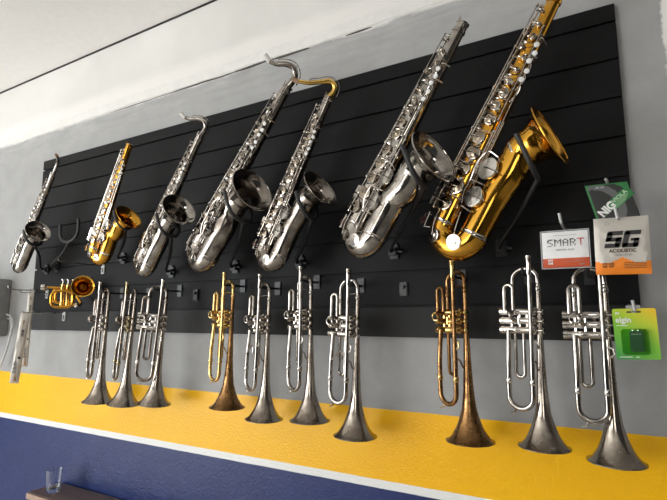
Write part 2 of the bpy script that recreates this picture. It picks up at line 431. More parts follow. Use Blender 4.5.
    obj('finger_table', bm, keym, root)
    bm = B(); L = [(-.060, -.012, .050), (-.060, -.012, .088), (-.036, -.030, .092), (-.030, -.034, .054)]
    for i in range(4): straight(bm, L[i], L[(i+1) % 4], .0018, 6)
    straight(bm, L[0], (-.022, -.004, .06), .0018, 6); straight(bm, L[1], (-.022, -.004, .085), .0018, 6)
    g = obj('key_guard', bm, keym, root)
    bm = B(); cyl_profile(bm, (-.056, -.014, .068), (.6, -1, 0), [(0, .009), (.004, .010), (.006, .009)], 14); obj('guard_bumper', bm, PAD, g)
    # wire guard around the bell keys, with feet on the bell
    bm = B(); pts = [P(.052, .046, .135), P(.046, .054, .165), P(.050, .056, .20), P(.046, .056, .24), P(.056, .050, .275), P(.085, .045, .27)]
    sweep(bm, catmull(pts, 5), .0019, 6); straight(bm, pts[0], P(.075, .028, .13), .0018, 6); straight(bm, pts[2], P(.080, .034, .20), .0018, 6); straight(bm, pts[-1], P(.088, .035, .262), .0018, 6)
    obj('key_guard', bm, keym, root)
    # low B/Bb rods between body and bell
    bm = B()
    for dv, w_ in ((.036, .024), (.043, .020)):
        straight(bm, P(dv, w_, .10), P(dv-.004, w_, .36), .0020, 8)
        for u in (.11, .19, .27, .35): straight(bm, P(dv-.002, w_, u), P(rb(u)*.75, .008, u), .0016, 6)
    obj('bell_key_rod', bm, keym, root)
    # side key levers on the upper body right side
    bm = B()
    for k in range(3):
        u = .46+.03*k; sweep(bm, catmull([P(.024, .016, u-.05), P(.032, .012, u-.02), P(.029-.002*k, .016, u)], 4), .0021, 6)
    obj('side_key_lever', bm, keym, root)
    bm = B(); sweep(bm, catmull([P(-.020, .010, .60), P(-.028, .006, .575), P(-.034, .002, .55), P(-.030, .004, .52)], 4), .0019, 6); torus(bm, P(-.026, .004, .595), (0, 1, 0), .012, .0016, 16, 6)
    obj('thumb_lever', bm, keym, root)
    # neck receiver with screw
    bm = B(); cyl_profile(bm, P(0, 0, .668), (0, 0, 1), [(0, .0155), (.002, .0185), (.009, .0185), (.011, .0165), (.024, .0165), (.026, .0185), (.031, .0185), (.033, .013)], 22)
    straight(bm, P(.014, .006, .684), P(.030, .010, .684), .0022, 8); cyl_profile(bm, P(.028, .0095, .684), (1, -.25, 0), [(0, .006), (.003, .006)], 10)
    rc = obj('neck_receiver', bm, body if style == 0 else keym, root)
    bm = B(); straight(bm, P(-.010, .012, .665), P(-.008, .013, .712), .0020, 6); straight(bm, P(.002, .014, .640), P(.002, .016, .700), .0018, 6); obj('octave_pin', bm, keym, root)
    if neck:
        nr, ns, NP = neck
        nk = (body if neckm is None else neckm)
        Mn = Matrix.Rotation(R(nr), 4, 'Z')
        pts = [Mn @ Vector((q[0]*ns, 0, q[1]*ns))+Vector((0, 0, .695)) for q in NP]
        cp = catmull(pts, 6); m_ = len(cp); rad = [.0120-.0055*(i/(m_-1)) for i in range(m_)]
        bm = B(); k = int(m_*.86)
        sweep(bm, cp[:k+1], rad[:k+1], 16); nko = obj('neck', bm, nk, root)
        bm = B(); sweep(bm, cp[k:], [r_+.0018 for r_ in rad[k:]], 14)
        obj('cork' if neck_cork.get(name+str(x)) is None else 'mouthpiece_cap', bm, neck_cork.get(name+str(x), CORK), nko)
        # octave key arched over the neck
        up_ = []
        a0, a1 = int(m_*.12), int(m_*.72)
        for i in range(a0, a1, 3):
            tdir = (cp[i+1]-cp[i-1]).normalized(); out = Vector((0, 1, 0)).cross(tdir) if abs(nr) < 1 else (Mn @ Vector((0, 1, 0))).cross(tdir)
            if out.dot(Vector((1, 0, 1)) if abs(nr) < 1 else Mn @ Vector((1, 0, 1))) < 0: out = -out
            up_.append(cp[i]+out*(rad[i]+.0065))
        bm = B(); sweep(bm, catmull(up_, 3), .0021, 6); straight(bm, up_[-1], cp[a1], .0022, 6); straight(bm, up_[len(up_)//2], cp[(a0+a1)//2], .002, 6)
        obj('octave_key', bm, keym, nko)
    return root
neck_cork = {}
# neck profiles: (v, u) measured from the receiver, bending back over the keys
NK_CURVE = [(0, 0), (.005, .026), (.003, .048), (-.014, .064), (-.040, .060), (-.064, .046), (-.088, .042), (-.112, .050)]
NK_GOLD = [(0, 0), (.008, .020), (.004, .040), (-.016, .048), (-.045, .032), (-.075, .016), (-.105, .008), (-.125, .006)]
NK_UP = [(0, 0), (.003, .03), (-.002, .06), (-.018, .088), (-.045, .108), (-.075, .122), (-.105, .135)]
neck_cork['tenor_saxophone-1.255'] = IVORY
neck_cork['alto_saxophone-1.525'] = IVORY
build_sax('alto_saxophone', 'silver alto saxophone at the left edge of the board, neck pointing straight up', -2.377, 1.725, 30.8, .682, 13, .144, .347, SILVER, NICKEL, neck=(152, 1.2, NK_UP))
build_sax('alto_saxophone', 'small gold saxophone without neck, silver keys, left of the silver ones', -1.815, 1.727, 23.6, .711, -6, .168, .323, GOLD, NICKEL_BRIGHT)
build_sax('alto_saxophone', 'slim silver saxophone with white tipped curved neck, right of the small gold one', -1.525, 1.674, 32.2, .794, 21, .138, .377, SILVER, NICKEL, neck=(62, 1.05, NK_CURVE))
build_sax('tenor_saxophone', 'large tarnished silver saxophone with curved neck reaching onto the grey wall', -1.255, 1.689, 36.4, .971, 20, .132, .359, SILVER_DARK, SILVER, neck=(60, 1.0, NK_CURVE))
build_sax('alto_saxophone', 'silver saxophone fitted with a gold coloured neck', -.958, 1.663, 27.3, .805, 13, .155, .372, SILVER_DARK, NICKEL, neck=(50, 1.2, NK_GOLD), neckm=GOLD_PALE, bigkey=DISC)
build_sax('tenor_saxophone', 'large silver saxophone without neck, left of the large gold one', -.624, 1.683, 31.6, .946, 28, .162, .335, SILVER, NICKEL, bigkey=DISC, rimtilt=36, dist=.16)
build_sax('tenor_saxophone', 'largest gold saxophone with silver key discs, rightmost on the board', -.394, 1.668, 29.0, .996, 16, .153, .359, GOLD, NICKEL, bigkey=DISC, rimtilt=40)

# ------------------------------------------------------------------ saxophone stands (arm and fork pegs)
def sax_stand(base, joint, label, spread=.05, flen=.075, lean=(.0, 1), empty=False):
    """base on the board, joint under the bell; the fork opens away from the board and upward"""
    b0 = Vector(base); j = Vector(joint)
    root = thing('saxophone_stand', b0, label, 'saxophone stand', 'black forked saxophone stands')
    q = j-b0
    bm = B(); box(bm, (-.014, -.006, -.022), (.014, -.0005, .022), .0015); box(bm, (-.010, -.009, .018), (.010, -.0005, .024)); 
    obj('mounting_plate', bm, BLACK_METAL, root)
    bm = B(); sweep(bm, catmull([Vector((0, -.004, 0)), Vector((0, -.03, .004))+q*.02, q*.55+Vector((0, -.006, 0)), q], 5), .0058, 10); obj('arm', bm, BLACK_METAL, root)
    bm = B(); box(bm, (-.013, -.018, -.012), (.013, -.004, .010), .002); straight(bm, (.012, -.01, 0), (.030, -.012, -.004), .004, 8); obj('clamp', bm, BLACK_METAL, root)
    ln = Vector((lean[0], 0, lean[1])).normalized(); sd = Vector((ln.z, 0, -ln.x)) if empty else Vector((0, -1, 0))
    for sgn in (-1, 1):
        bm = B(); pts = [q, q+sd*sgn*spread*.6+ln*.008, q+sd*sgn*spread+ln*.035, q+sd*sgn*spread*1.05+ln*flen]
        sweep(bm, catmull(pts, 5), .0062, 10); obj('fork_prong', bm, RUBBER, root)
    return root
def sax_point(x, z, al, s, psi, v, w_, u, dist=.12):
    al, psi = R(al), R(psi)
    U = Vector((math.sin(al), 0, math.cos(al))); V0 = Vector((math.cos(al), 0, -math.sin(al))); Y = Vector((0, 1, 0))
    V = math.cos(psi)*V0-math.sin(psi)*Y; N = math.cos(psi)*Y+math.sin(psi)*V0
    return Vector((x, -dist, z))+s*(V*v-N*w_+U*u)
SAXP = [(-2.377, 1.725, 30.8, .682, 13), (-1.815, 1.727, 23.6, .711, -6), (-1.525, 1.674, 32.2, .794, 21), (-1.255, 1.689, 36.4, .971, 20), (-.958, 1.663, 27.3, .805, 13), (-.624, 1.683, 31.6, .946, 28), (-.394, 1.668, 29.0, .996, 16)]
SL = ['under the silver saxophone at the left edge of the board', 'under the small gold saxophone', 'under the slim silver saxophone with a white tipped neck', 'under the large tarnished silver saxophone with a neck', 'under the saxophone with the gold neck', 'under the large silver saxophone without neck', 'under the largest gold saxophone']
for k, p in enumerate(SAXP):
    s = p[3]; dd = .16 if k == 5 else .12; j = sax_point(*p, .168, -.004, .255, dist=dd)
    zb = G0-.1*4+.012 if j.z > 1.9 else G0-.1*5+.012
    q = sax_point(*p, .168, -.004, .255-.15, dist=dd); base = Vector((q.x-(.09, .10, .11, .09, .08, .10, .045)[k], 0, q.z))
    sax_stand(base, j, 'black forked stand '+SL[k], spread=.054*s, flen=.10*s, lean=(-.35, 1))
sax_stand((-2.251, 0, 1.737), (-2.011, -.1, 1.824), 'empty black forked stand between the two leftmost saxophones', .062, .09, (-.1, 1), True)

# ------------------------------------------------------------------ trumpets
TB = [(0, .0615), (.003, .0575), (.009, .050), (.018, .0435), (.030, .0365), (.050, .0280), (.080, .0192), (.120, .0145), (.170, .0115), (.220, .0095), (.300, .0070), (.395, .0062)]
def build_trumpet(label, x, z, phi, sc, bodym, valvem, d=.085, tilt=0, bellm=None, ring=True, extra=0, slide_m=None):
    M = Matrix.Translation((x, -d, z)) @ Matrix.Rotation(R(tilt), 4, 'Y') @ Matrix.Rotation(R(phi), 4, 'Z') @ Matrix.Scale(sc, 4)
    root = thing('trumpet', None, label, 'trumpet', 'trumpets hung bell down below the saxophones', M)
    bellm = bellm or bodym; slide_m = slide_m or bodym
    bx, by = 0, .0          # bell axis is the origin
    lx, ly = -.010, -.034   # leadpipe, on the viewer's side
    ux = -.070              # far legs of both loops
    # bell with thin lip, open downward
    bm = B(); seg = 36
    ro = sweep(bm, [(0, 0, t) for t, _ in TB], [r for _, r in TB], seg, cap=False)
    ri = sweep(bm, [(0, 0, t+.0004) for t, _ in TB[:8]], [r-.0012 for _, r in TB[:8]], seg, cap=False)
    for k in range(seg): bm.faces.new((ro[0][k], ro[0][(k+1) % seg], ri[0][(k+1) % seg], ri[0][k]))
    bm.faces.new(ri[-1]); bm.faces.new(ro[-1])
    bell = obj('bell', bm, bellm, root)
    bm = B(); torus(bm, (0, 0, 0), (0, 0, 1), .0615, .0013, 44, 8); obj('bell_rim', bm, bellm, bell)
    # upper bow from bell tube over to the valves
    bm = B(); pts = [Vector((0, 0, .39)), Vector((-.001, 0, .41))]
    for k in range(1, 12):
        a = math.pi*k/12; pts.append(Vector((-.0335+.0335*math.cos(a), 0, .415+.030*math.sin(a))))
    pts += [Vector((-.067, 0, .405)), Vector((-.067, 0, .36)), Vector((-.067, .0, .335))]
    sweep(bm, pts, .0060, 12); obj('bell_bow', bm, bodym, root)
    bm = B(); cyl_profile(bm, (0, 0, .385), (0, 0, 1), [(0, .0066), (.002, .0078), (.012, .0078), (.014, .0066)], 14); obj('ferrule', bm, bodym, root)
    bm = B(); cyl_profile(bm, (-.067, 0, .375), (0, 0, 1), [(0, .0066), (.002, .0076), (.010, .0076), (.012, .0066)], 14); obj('ferrule', bm, bodym, root)
    # leadpipe with mouthpiece receiver
    bm = B(); straight(bm, (lx, ly, .47), (lx, ly, .20), .0056, 14); lead = obj('leadpipe', bm, bodym, root)
    bm = B(); cyl_profile(bm, (lx, ly, .425), (0, 0, 1), [(0, .0060), (.004, .0068), (.03, .0072), (.044, .0078), (.045, .0085), (.049, .0085), (.050, .0050)], 16); obj('mouthpiece_receiver', bm, valvem, lead)
    # main tuning slide: U at the bottom
    bm = B(); ym = ly
    pts = [Vector((lx, ly, .23)), Vector((lx, ly, .13))]
    w2 = (lx-ux)/2; cx = (lx+ux)/2
    for k in range(1, 12):
        a = math.pi*k/12; pts.append(Vector((cx+w2*math.cos(a), ly, .120-.030*math.sin(a))))
    pts += [Vector((ux, ly, .13)), Vector((ux, ly, .20)), Vector((ux, ly+.007, .285))]
    sweep(bm, pts, .0064, 14); ts = obj('tuning_slide', bm, slide_m, root)
    for xx in (lx, ux):
        bm = B(); cyl_profile(bm, (xx, ly, .150), (0, 0, 1), [(0, .0070), (.002, .0082), (.012, .0082), (.014, .0070)], 14); obj('ferrule', bm, valvem, ts)
    bm = B(); sweep(bm, catmull([(cx-.012, ly, .092), (cx-.016, ly-.004, .080), (cx-.026, ly-.004, .077)], 3), .0018, 6); obj('water_key', bm, valvem, ts)
    # three valves lying across
    for k in range(3):
        zz = .285+.0235*k; bm = B(); ax = (1, 0, 0)
        cyl_profile(bm, (-.096, -.015, zz), ax, [(0, .0060), (.001, .0098), (.010, .0103), (.011, .0092), (.038, .0092), (.039, .0097), (.044, .0097), (.045, .0092), (.080, .0092), (.081, .0103), (.091, .0103), (.093, .0070), (.094, .0050)], 20)
        v = obj('valve_casing', bm, valvem, root)
        bm = B(); cyl_profile(bm, (-.003, -.015, zz), ax, [(0, .0026), (.016, .0026), (.0165, .0070), (.0185, .0078), (.020, .0070), (.0205, .0045)], 14); obj('valve_button', bm, PEARL if extra == 2 else valvem, v)
    bm = B()
    for k in range(2):
        for xx in (-.066, -.045, -.026): straight(bm, (xx, -.015, .289+.0235*k), (xx, -.015, .3045+.0235*k), .0048, 8)
    straight(bm, (-.045, -.024, .300), (-.045, -.024, .320), .003, 8)
    obj('valve_tubing', bm, valvem, root)
    # third slide: small loop above the valves, second slide knuckle, first slide loop below
    def loop(x0, x1, y, z0, z1, r, nm, m, upw=1):
        c_ = (x0+x1)/2; w_ = abs(x1-x0)/2; pts = [Vector((x0, y, z0)), Vector((x0, y, z1-upw*w_*.6))]
        for k in range(1, 10):
            a = math.pi*k/10; pts.append(Vector((c_-(x1-x0)/2*math.cos(a), y, z1-upw*w_+upw*w_*math.sin(a))))
        pts += [Vector((x1, y, z1-upw*w_*.6)), Vector((x1, y, z0))]
        bm = B(); sweep(bm, pts, r, 12); return obj(nm, bm, m, root)
    loop(-.079, -.056, -.027, .335, .402, .0052, 'third_valve_slide', bodym)
    loop(-.060, -.038, -.008, .285, .165, .0048, 'first_valve_slide', bodym, -1)
    bm = B(); pts = [Vector((-.050, -.022, .308)), Vector((-.052, -.042, .312)), Vector((-.056, -.048, .322)), Vector((-.062, -.042, .332)), Vector((-.060, -.022, .330))]
    sweep(bm, catmull(pts, 4), .0050, 10); obj('second_valve_slide', bm, bodym, root)
    if ring:
        bm = B(); torus(bm, (-.068, -.044, .322), (.3, -1, .2), .0115, .0019, 22, 8); straight(bm, (-.068, -.040, .312), (-.068, -.030, .306), .0024, 8); obj('finger_ring', bm, valvem, root)
    # braces
    bm = B(); sweep(bm, catmull([(lx, ly, .212), (lx+.006, ly+.012, .205), (-.003, -.014, .188), (0, 0, .182)], 4), .0022, 8)
    obj('brace', bm, bodym, root)
    bm = B(); straight(bm, (lx, ly, .40), (0, 0, .405), .0022, 8); obj('brace', bm, bodym, root)
    bm = B(); sweep(bm, catmull([(lx+.004, ly, .258), (lx+.016, ly-.004, .256), (lx+.020, ly-.004, .244), (lx+.012, ly-.004, .236)], 4), .0022, 8); obj('finger_hook', bm, valvem, root)
    if extra == 1:
        bm = B(); straight(bm, (ux, ly-.003, .205), (ux+.042, ly-.010, .238), .0024, 8); sweep(bm, catmull([(ux+.042, ly-.010, .238), (ux+.052, ly-.010, .232), (ux+.052, ly-.010, .214)], 4), .0022, 8); obj('slide_trigger', bm, valvem, root)
    return root
def trumpet_hook(x, z, ylen, label):
    root = thing('display_hook', (x, 0, z), label, 'hook', 'black hooks carrying the trumpets')
    bm = B(); box(bm, (-.012, -.005, -.020), (.012, -.0004, .024), .001); obj('mounting_plate', bm, BLACK_METAL, root)
    bm = B(); sweep(bm, catmull([(0, -.003, 0), (0, -ylen*.5, 0), (0, -ylen, .001), (0, -ylen-.012, .012)], 4), .0036, 8); obj('hook_rod', bm, BLACK_METAL, root)
TR = [  # rim x, rim z, phi, scale, tilt, materials, label
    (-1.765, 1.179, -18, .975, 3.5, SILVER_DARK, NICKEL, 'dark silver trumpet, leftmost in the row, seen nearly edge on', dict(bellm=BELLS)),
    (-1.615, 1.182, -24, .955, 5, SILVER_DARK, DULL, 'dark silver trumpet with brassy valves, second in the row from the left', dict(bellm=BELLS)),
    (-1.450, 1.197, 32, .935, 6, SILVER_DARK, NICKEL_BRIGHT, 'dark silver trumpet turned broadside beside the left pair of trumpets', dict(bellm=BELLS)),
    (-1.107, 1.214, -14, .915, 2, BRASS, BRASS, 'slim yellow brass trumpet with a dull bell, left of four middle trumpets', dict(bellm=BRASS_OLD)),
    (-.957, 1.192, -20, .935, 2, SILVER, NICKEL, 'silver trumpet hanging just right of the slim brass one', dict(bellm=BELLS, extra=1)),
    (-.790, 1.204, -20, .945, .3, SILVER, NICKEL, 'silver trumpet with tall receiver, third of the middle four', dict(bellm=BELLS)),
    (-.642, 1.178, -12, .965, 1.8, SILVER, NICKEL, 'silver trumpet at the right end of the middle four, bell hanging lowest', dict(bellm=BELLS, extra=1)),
    (-.326, 1.202, -30, .935, 0, BRASS_OLD, BRASS, 'worn brown brass trumpet hanging under the largest gold saxophone', dict()),
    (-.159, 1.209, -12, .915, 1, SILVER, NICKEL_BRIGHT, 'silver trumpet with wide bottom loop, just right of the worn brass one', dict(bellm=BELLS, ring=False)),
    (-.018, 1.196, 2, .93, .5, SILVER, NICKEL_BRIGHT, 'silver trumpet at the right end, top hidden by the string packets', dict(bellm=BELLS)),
]
for (x, z, phi, sc, tilt, bmt, vm, lab, kw) in TR:
    build_trumpet(lab, x, z, phi, sc, bmt, vm, d=.085, tilt=tilt, **kw)
    M = Matrix.Rotation(R(tilt), 4, 'Y') @ Matrix.Rotation(R(phi), 4, 'Z'); p = M @ Vector((-.034*sc, 0, .4355*sc))
    trumpet_hook(x+p.x, z+p.z-.0045, .085-p.y+.012, 'black hook holding the '+lab.split(',')[0].replace('hanging just', 'just'))

# ------------------------------------------------------------------ small gold pocket trumpet
def pocket_trumpet():
    x, z = -2.005, 1.612
    M = Matrix.Translation((x, -.085, z)) @ Matrix.Rotation(R(52), 4, 'Z')
    root = thing('pocket_trumpet', None, 'small gold pocket trumpet with its bell facing the room, left of the trumpets', 'trumpet', None, M)
    # bell opens to -y (towards the room) and coils behind
    c = Vector((.055, -.055, .020)); bm = B(); d = Vector((.10, -1, .02)).normalized()
    prof = [(0, .0440), (-.004, .040), (-.010, .034), (-.018, .027), (-.030, .020), (-.045, .015), (-.065, .0115), (-.09, .0095)]
    ro = sweep(bm, [c+d*t for t, _ in prof], [r for _, r in prof], 32, cap=False)
    ri = sweep(bm, [c+d*(t-.0003) for t, _ in prof], [r-.0012 for _, r in prof], 32, cap=False)
    for k in range(32): bm.faces.new((ro[0][k], ro[0][(k+1) % 32], ri[0][(k+1) % 32], ri[0][k]))
    bm.faces.new(ri[-1]); bm.faces.new(ro[-1])
    bell = obj('bell', bm, GOLD, root)
    bm = B(); torus(bm, c, d, .044, .0016, 36, 8); obj('bell_rim', bm, GOLD_PALE, bell)
    e = c-d*.09
    bm = B(); sweep(bm, catmull([e, e+Vector((-.005, .014, -.008)), e+Vector((-.022, .012, -.035)), Vector((.045, .005, -.052)), Vector((.020, -.012, -.062))], 5), .0062, 12); obj('bell_tubing', bm, GOLD, root)
    # coiled tubes
    for (cx, y, w_, h, zc, r) in ((-.020, -.052, .040, .034, -.034, .0055), (-.016, -.012, .034, .026, -.022, .0050), (-.022, .006, .040, .032, -.018, .0055)):
        bm = B(); pts = []
        for k in range(32):
            a = 2*math.pi*k/32; ca, sa = math.cos(a), math.sin(a); q = .62
            pts.append(Vector((cx+w_*math.copysign(abs(ca)**q, ca), y, zc+h*math.copysign(abs(sa)**q, sa))))
        sweep(bm, pts, r, 10, closed=True); obj('coiled_tubing', bm, GOLD, root)
    for k in range(3):
        xx = -.022+.019*k; bm = B()
        cyl_profile(bm, (xx, -.034, -.062), (0, 0, 1), [(0, .006), (.002, .0085), (.010, .0085), (.011, .0075), (.07, .0075), (.072, .0082), (.088, .0082), (.090, .005)], 16)
        v = obj('valve_casing', bm, GOLD_PALE, root)
        bm = B(); cyl_profile(bm, (xx, -.040, .028), (0, 0, 1), [(0, .0022), (.016, .0022), (.0165, .0070), (.0195, .0070), (.020, .004)], 12); obj('valve_button', bm, NICKEL_BRIGHT, v)
    bm = B(); straight(bm, (.02, -.030, .012), (-.080, -.030, .014), .0048, 12); lp = obj('leadpipe', bm, GOLD, root)
    bm = B(); cyl_profile(bm, (-.078, -.030, .014), (-1, 0, 0), [(0, .0055), (.006, .007), (.010, .012), (.018, .0135), (.024, .0120), (.026, .004)], 18); obj('mouthpiece', bm, NICKEL_BRIGHT, lp)
    bm = B(); cyl_profile(bm, (.030, -.040, -.050), (.3, -.2, -1), [(0, .007), (.004, .0095), (.016, .0095), (.02, .006)], 14); obj('slide_cap', bm, NICKEL_BRIGHT, root)
pocket_trumpet()
bm = B(); sweep(bm, catmull([(-1.995, -.003, 1.660), (-2.0, -.05, 1.659), (-2.005, -.09, 1.66), (-2.005, -.10, 1.668)], 4), .0035, 8)
box(bm, (-2.007, -.005, 1.64), (-1.983, -.0004, 1.68), .001)
tag(obj('display_hook', bm, BLACK_METAL), 'black hook behind the small gold pocket trumpet', 'hook')

# ------------------------------------------------------------------ long wire pegs on the left
LBL = plain('white_label_plastic', (.62, .62, .60), .35)
def wire_peg(x, z, L, label, double=False, tip=.018):
    root = thing('wire_peg', (x, 0, z), label, 'display peg', 'long wire pegs at the left of the board')
    bm = B(); sweep(bm, catmull([(0, -.002, 0), (0, -L*.5, 0), (0, -L, 0), (0, -L-.012, tip)], 4), .0022, 8)
    if double: sweep(bm, catmull([(0, -.002, -.010), (0, -L*.35, -.010), (0, -L*.7, -.012), (0, -L*.8, -.002), (0, -L, 0)], 5), .0018, 8)
    obj('wire_rod', bm, WIRE, root)
    bm = B(); box(bm, (-.010, -.006, -.035), (.010, -.0005, .004), .0015); obj('peg_clip', bm, LBL, root)
    bm = B(); box(bm, (-.004, -.0075, -.030), (.004, -.0062, -.008)); obj('clip_slot', bm, BLACK_METAL, root)
wire_peg(-2.3139, EYE+.1266, .165, 'long wire peg with a bent tip at the left edge of the board', True)
wire_peg(-2.1658, EYE+.0227, .172, 'long wire peg below the small gold pocket trumpet', False, .006)
wire_peg(-1.9066, EYE+.232-.008, .19, 'long wire peg starting below the small gold saxophone', False, .010)
def spare(x, z, label):
    root = thing('peg_bracket', (x, 0, z), label, 'bracket', 'small black empty brackets')
    bm = B(); box(bm, (-.012, -.008, -.020), (.012, -.0004, .020), .002); obj('plate', bm, BLACK_METAL, root)
    bm = B(); straight(bm, (0, -.008, .006), (0, -.016, .006), .005, 10); obj('stub', bm, BLACK_METAL, root)
spare(-1.3468, EYE+.085, 'small black bracket on the board left of the slim brass trumpet')
spare(-.5231, EYE+.082, 'small black bracket on the board left of the worn brass trumpet')

# ------------------------------------------------------------------ packets
def sheet(w_, h, bulge, nx=16, ny=18, crink=.0012, seed=0, thick=.0022, edge=None):
    """closed pillow-shaped packet, front towards -y; returns bmesh"""
    bm = B(); G = []
    for sgn in (-1, 1):
        g = []
        for j in range(ny+1):
            row = []
            for i in range(nx+1):
                u, v = i/nx*2-1, j/ny*2-1
                k = max(0, (1-abs(u)**4))*max(0, (1-abs(v)**4))
                y = sgn*(thick/2+bulge*k*.5)+crink*k*noise.noise(Vector((u*4+seed, v*4, sgn*3+seed)))
                z = v*h/2
                if edge and j == ny: z += edge*noise.noise(Vector((u*9, seed, 0)))
                row.append(bm.verts.new((u*w_/2, y, z)))
            g.append(row)
        G.append(g)
        for j in range(ny):
            for i in range(nx): bm.faces.new((g[j][i], g[j][i+1], g[j+1][i+1], g[j+1][i]))
    f, b = G
    for j in range(ny):
        for i in (0, nx): bm.faces.new((f[j][i], f[j+1][i], b[j+1][i], b[j][i]))
    for i in range(nx):
        for j in (0, ny): bm.faces.new((f[j][i], f[j][i+1], b[j][i+1], b[j][i]))
    return bm
def foil(name, c, rough, metallic):
    m, t, b = newmat(name); setp(b, Roughness=rough, Metallic=metallic); b.inputs['Base Color'].default_value = (*c, 1)
    n = noise_tex(t, 45, 4, .6); bump(t, b, n.outputs[0], .5, .002); return m
FOIL = foil('silver_foil', (.50, .47, .42), .38, .45); ORANGE = foil('orange_print', (.80, .22, .01), .38, .15)
INK = plain('black_ink', (.02, .018, .018), .5); WHITE_P = plain('white_card', (.86, .86, .85), .45, vary=.03)
RED_O = plain('red_orange_print', (.62, .09, .02), .45, vary=.05); RED = plain('red_ink', (.55, .03, .04), .5); GREYINK = plain('grey_ink', (.25, .25, .25), .5)
WINK = plain('white_ink', (.78, .78, .76), .5, vary=.03); DOFF = plain('dark_brown_ink', (.10, .05, .02), .5)
GREEN = plain('green_print', (.02, .17, .04), .4); BLACKPK = plain('black_packet', (.018, .019, .018), .35); GRYPK = plain('dark_grey_print', (.11, .11, .11), .4)
BACKGROUP = 'string packets on the right pegs'
def split_mat(bm, fn):
    bm.normal_update()
    for f in bm.faces: f.material_index = fn(f.calc_center_median())
# SG packet
def front_y(w_, h, b, th): return -(th/2+b/2)
root = thing('string_packet', (.0225, -.185, EYE+.144), 'silver foil string packet with an orange foot and big black SG', 'packet', BACKGROUP)
root.rotation_euler = (0, R(1.2), 0)
W_, H_ = .097, .117
bm = sheet(W_, H_, .007, nx=36, ny=44, crink=.0009, seed=3); split_mat(bm, lambda c: 1 if c.z < -H_/2+.030-.006*abs(c.x)/(W_/2)+.004*math.cos(c.x*120) else 0)
obj('foil_pouch', bm, [FOIL, ORANGE], root)
def skew_letter(name, polys, ox, oz, sx_, sz_, y, mat, parent, shear=.28):
    bm = B()
    for poly in polys:
        vs = [bm.verts.new((ox+(px+shear*pz)*sx_, y, oz+pz*sz_)) for px, pz in poly]; f = bm.faces.new(vs)
    bmesh.ops.triangulate(bm, faces=bm.faces[:])
    r = bmesh.ops.extrude_face_region(bm, geom=bm.faces[:])
    for v in r['geom']:
        if isinstance(v, bmesh.types.BMVert): v.co.y += .0006
    return obj(name, bm, mat, parent, smooth=False)
yl = -.0062
def rects(L): return [[(a, b), (c, b), (c, d), (a, d)] for a, b, c, d in L]
S_P = rects([(.04, .75, 1, 1), (0, .40, .36, .94), (0, .385, .98, .615), (.64, .06, 1, .60), (0, 0, .94, .25)])
G_P = rects([(.06, .75, 1.02, 1), (0, .04, .36, .95), (.05, 0, 1, .25), (.68, 0, 1, .54), (.48, .38, 1, .54)])
skew_letter('letter_s', S_P, -.0315, -.0045, .028, .034, yl-.0004, INK, root); skew_letter('letter_g', G_P, -.0010, -.0045, .028, .034, yl-.0004, INK, root)
text('printed_word', 'ACOUSTIC', .0098, DOFF, root, (.001, yl-.0003, -.0110), bold=.0002)
text('printed_line', 'Guitar 85/15', .0054, GREYINK, root, (.002, yl-.0003, -.0195))
text('printed_numbers', '010  010\n047  047', .0056, DOFF, root, (-.026, yl+.0006, -.040), bold=.0002)
bm = B()
for k in range(4): box(bm, (.002, yl+.0004, -.036-.0035*k), (.040, yl+.0008, -.035-.0035*k))
obj('fine_print', bm, DOFF, root)
bm = B(); torus(bm, (-.024, yl+.0026, .046), (0, 1, 0), .0034, .0004, 16, 4); obj('round_mark', bm, GREYINK, root)
# SMART packet
root = thing('string_packet', (-.083, -.17, EYE+.146), 'white string packet lettered SMART with red foot, in clear plastic sleeve', 'packet', BACKGROUP)
root.rotation_euler = (0, R(.3), R(0))
W_, H_ = .097, .084
bm = sheet(W_-.006, H_-.006, .0036, ny=36, crink=.0002, seed=8); split_mat(bm, lambda c: 1 if c.z < -.0195 else 0)
obj('printed_card', bm, [WHITE_P, RED_O], root)
bm = sheet(W_, H_, .0110, crink=.0008, seed=5); obj('clear_sleeve', bm, CLEAR, root)
bm = B(); y0 = -.0026
for xa, za, xb, zb in ((-W_/2, -H_/2, W_/2, -H_/2+.002), (-W_/2, H_/2-.002, W_/2, H_/2), (-W_/2, -H_/2, -W_/2+.002, H_/2), (W_/2-.002, -H_/2, W_/2, H_/2)):
    box(bm, (xa, y0, za), (xb, y0+.0012, zb))
obj('sleeve_seam', bm, plain('frosted_seam', (.42, .42, .42), .4), root)
yl = -.0036
def seg_text(word, x0, z0, cw, chh, mat, nm):
    pat = {'S': ['.###', '#...', '#...', '.##.', '...#', '...#', '###.'], 'M': ['#...#', '##.##', '#.#.#', '#.#.#', '#...#', '#...#', '#...#'],
           'A': ['.##.', '#..#', '#..#', '####', '#..#', '#..#', '#..#'], 'R': ['###.', '#..#', '#..#', '###.', '#.#.', '#..#', '#..#'], 'T': ['#####', '..#..', '..#..', '..#..', '..#..', '..#..', '..#..']}
    bm = B(); x = x0
    for ch in word:
        p = pat[ch]
        for j, row in enumerate(p):
            for i, c in enumerate(row):
                if c == '#': box(bm, (x+i*cw, yl, z0-(j+1)*chh*.93), (x+(i+.86)*cw, yl+.0005, z0-j*chh))
        x += (len(p[0])+1)*cw
    obj(nm, bm, mat, root, smooth=False); return x
cw = .0028; xx = seg_text('SMAR', -.0345, .0225, cw, .0024, INK, 'printed_word'); seg_text('T', xx, .0225, cw, .0024, RED, 'printed_letter')
text('printed_line', 'VIOL\u00c3O A\u00c7O', .0050, INK, root, (.000, yl, -.0015), space=1.25)
text('printed_numbers', '010\n048', .0066, WINK, root, (-.030, yl+.0006, -.0270), bold=.0003)
bm = B()
for k in range(2): box(bm, (-.008, yl+.001, -.0245-.003*k), (.036, yl+.0014, -.0239-.003*k))
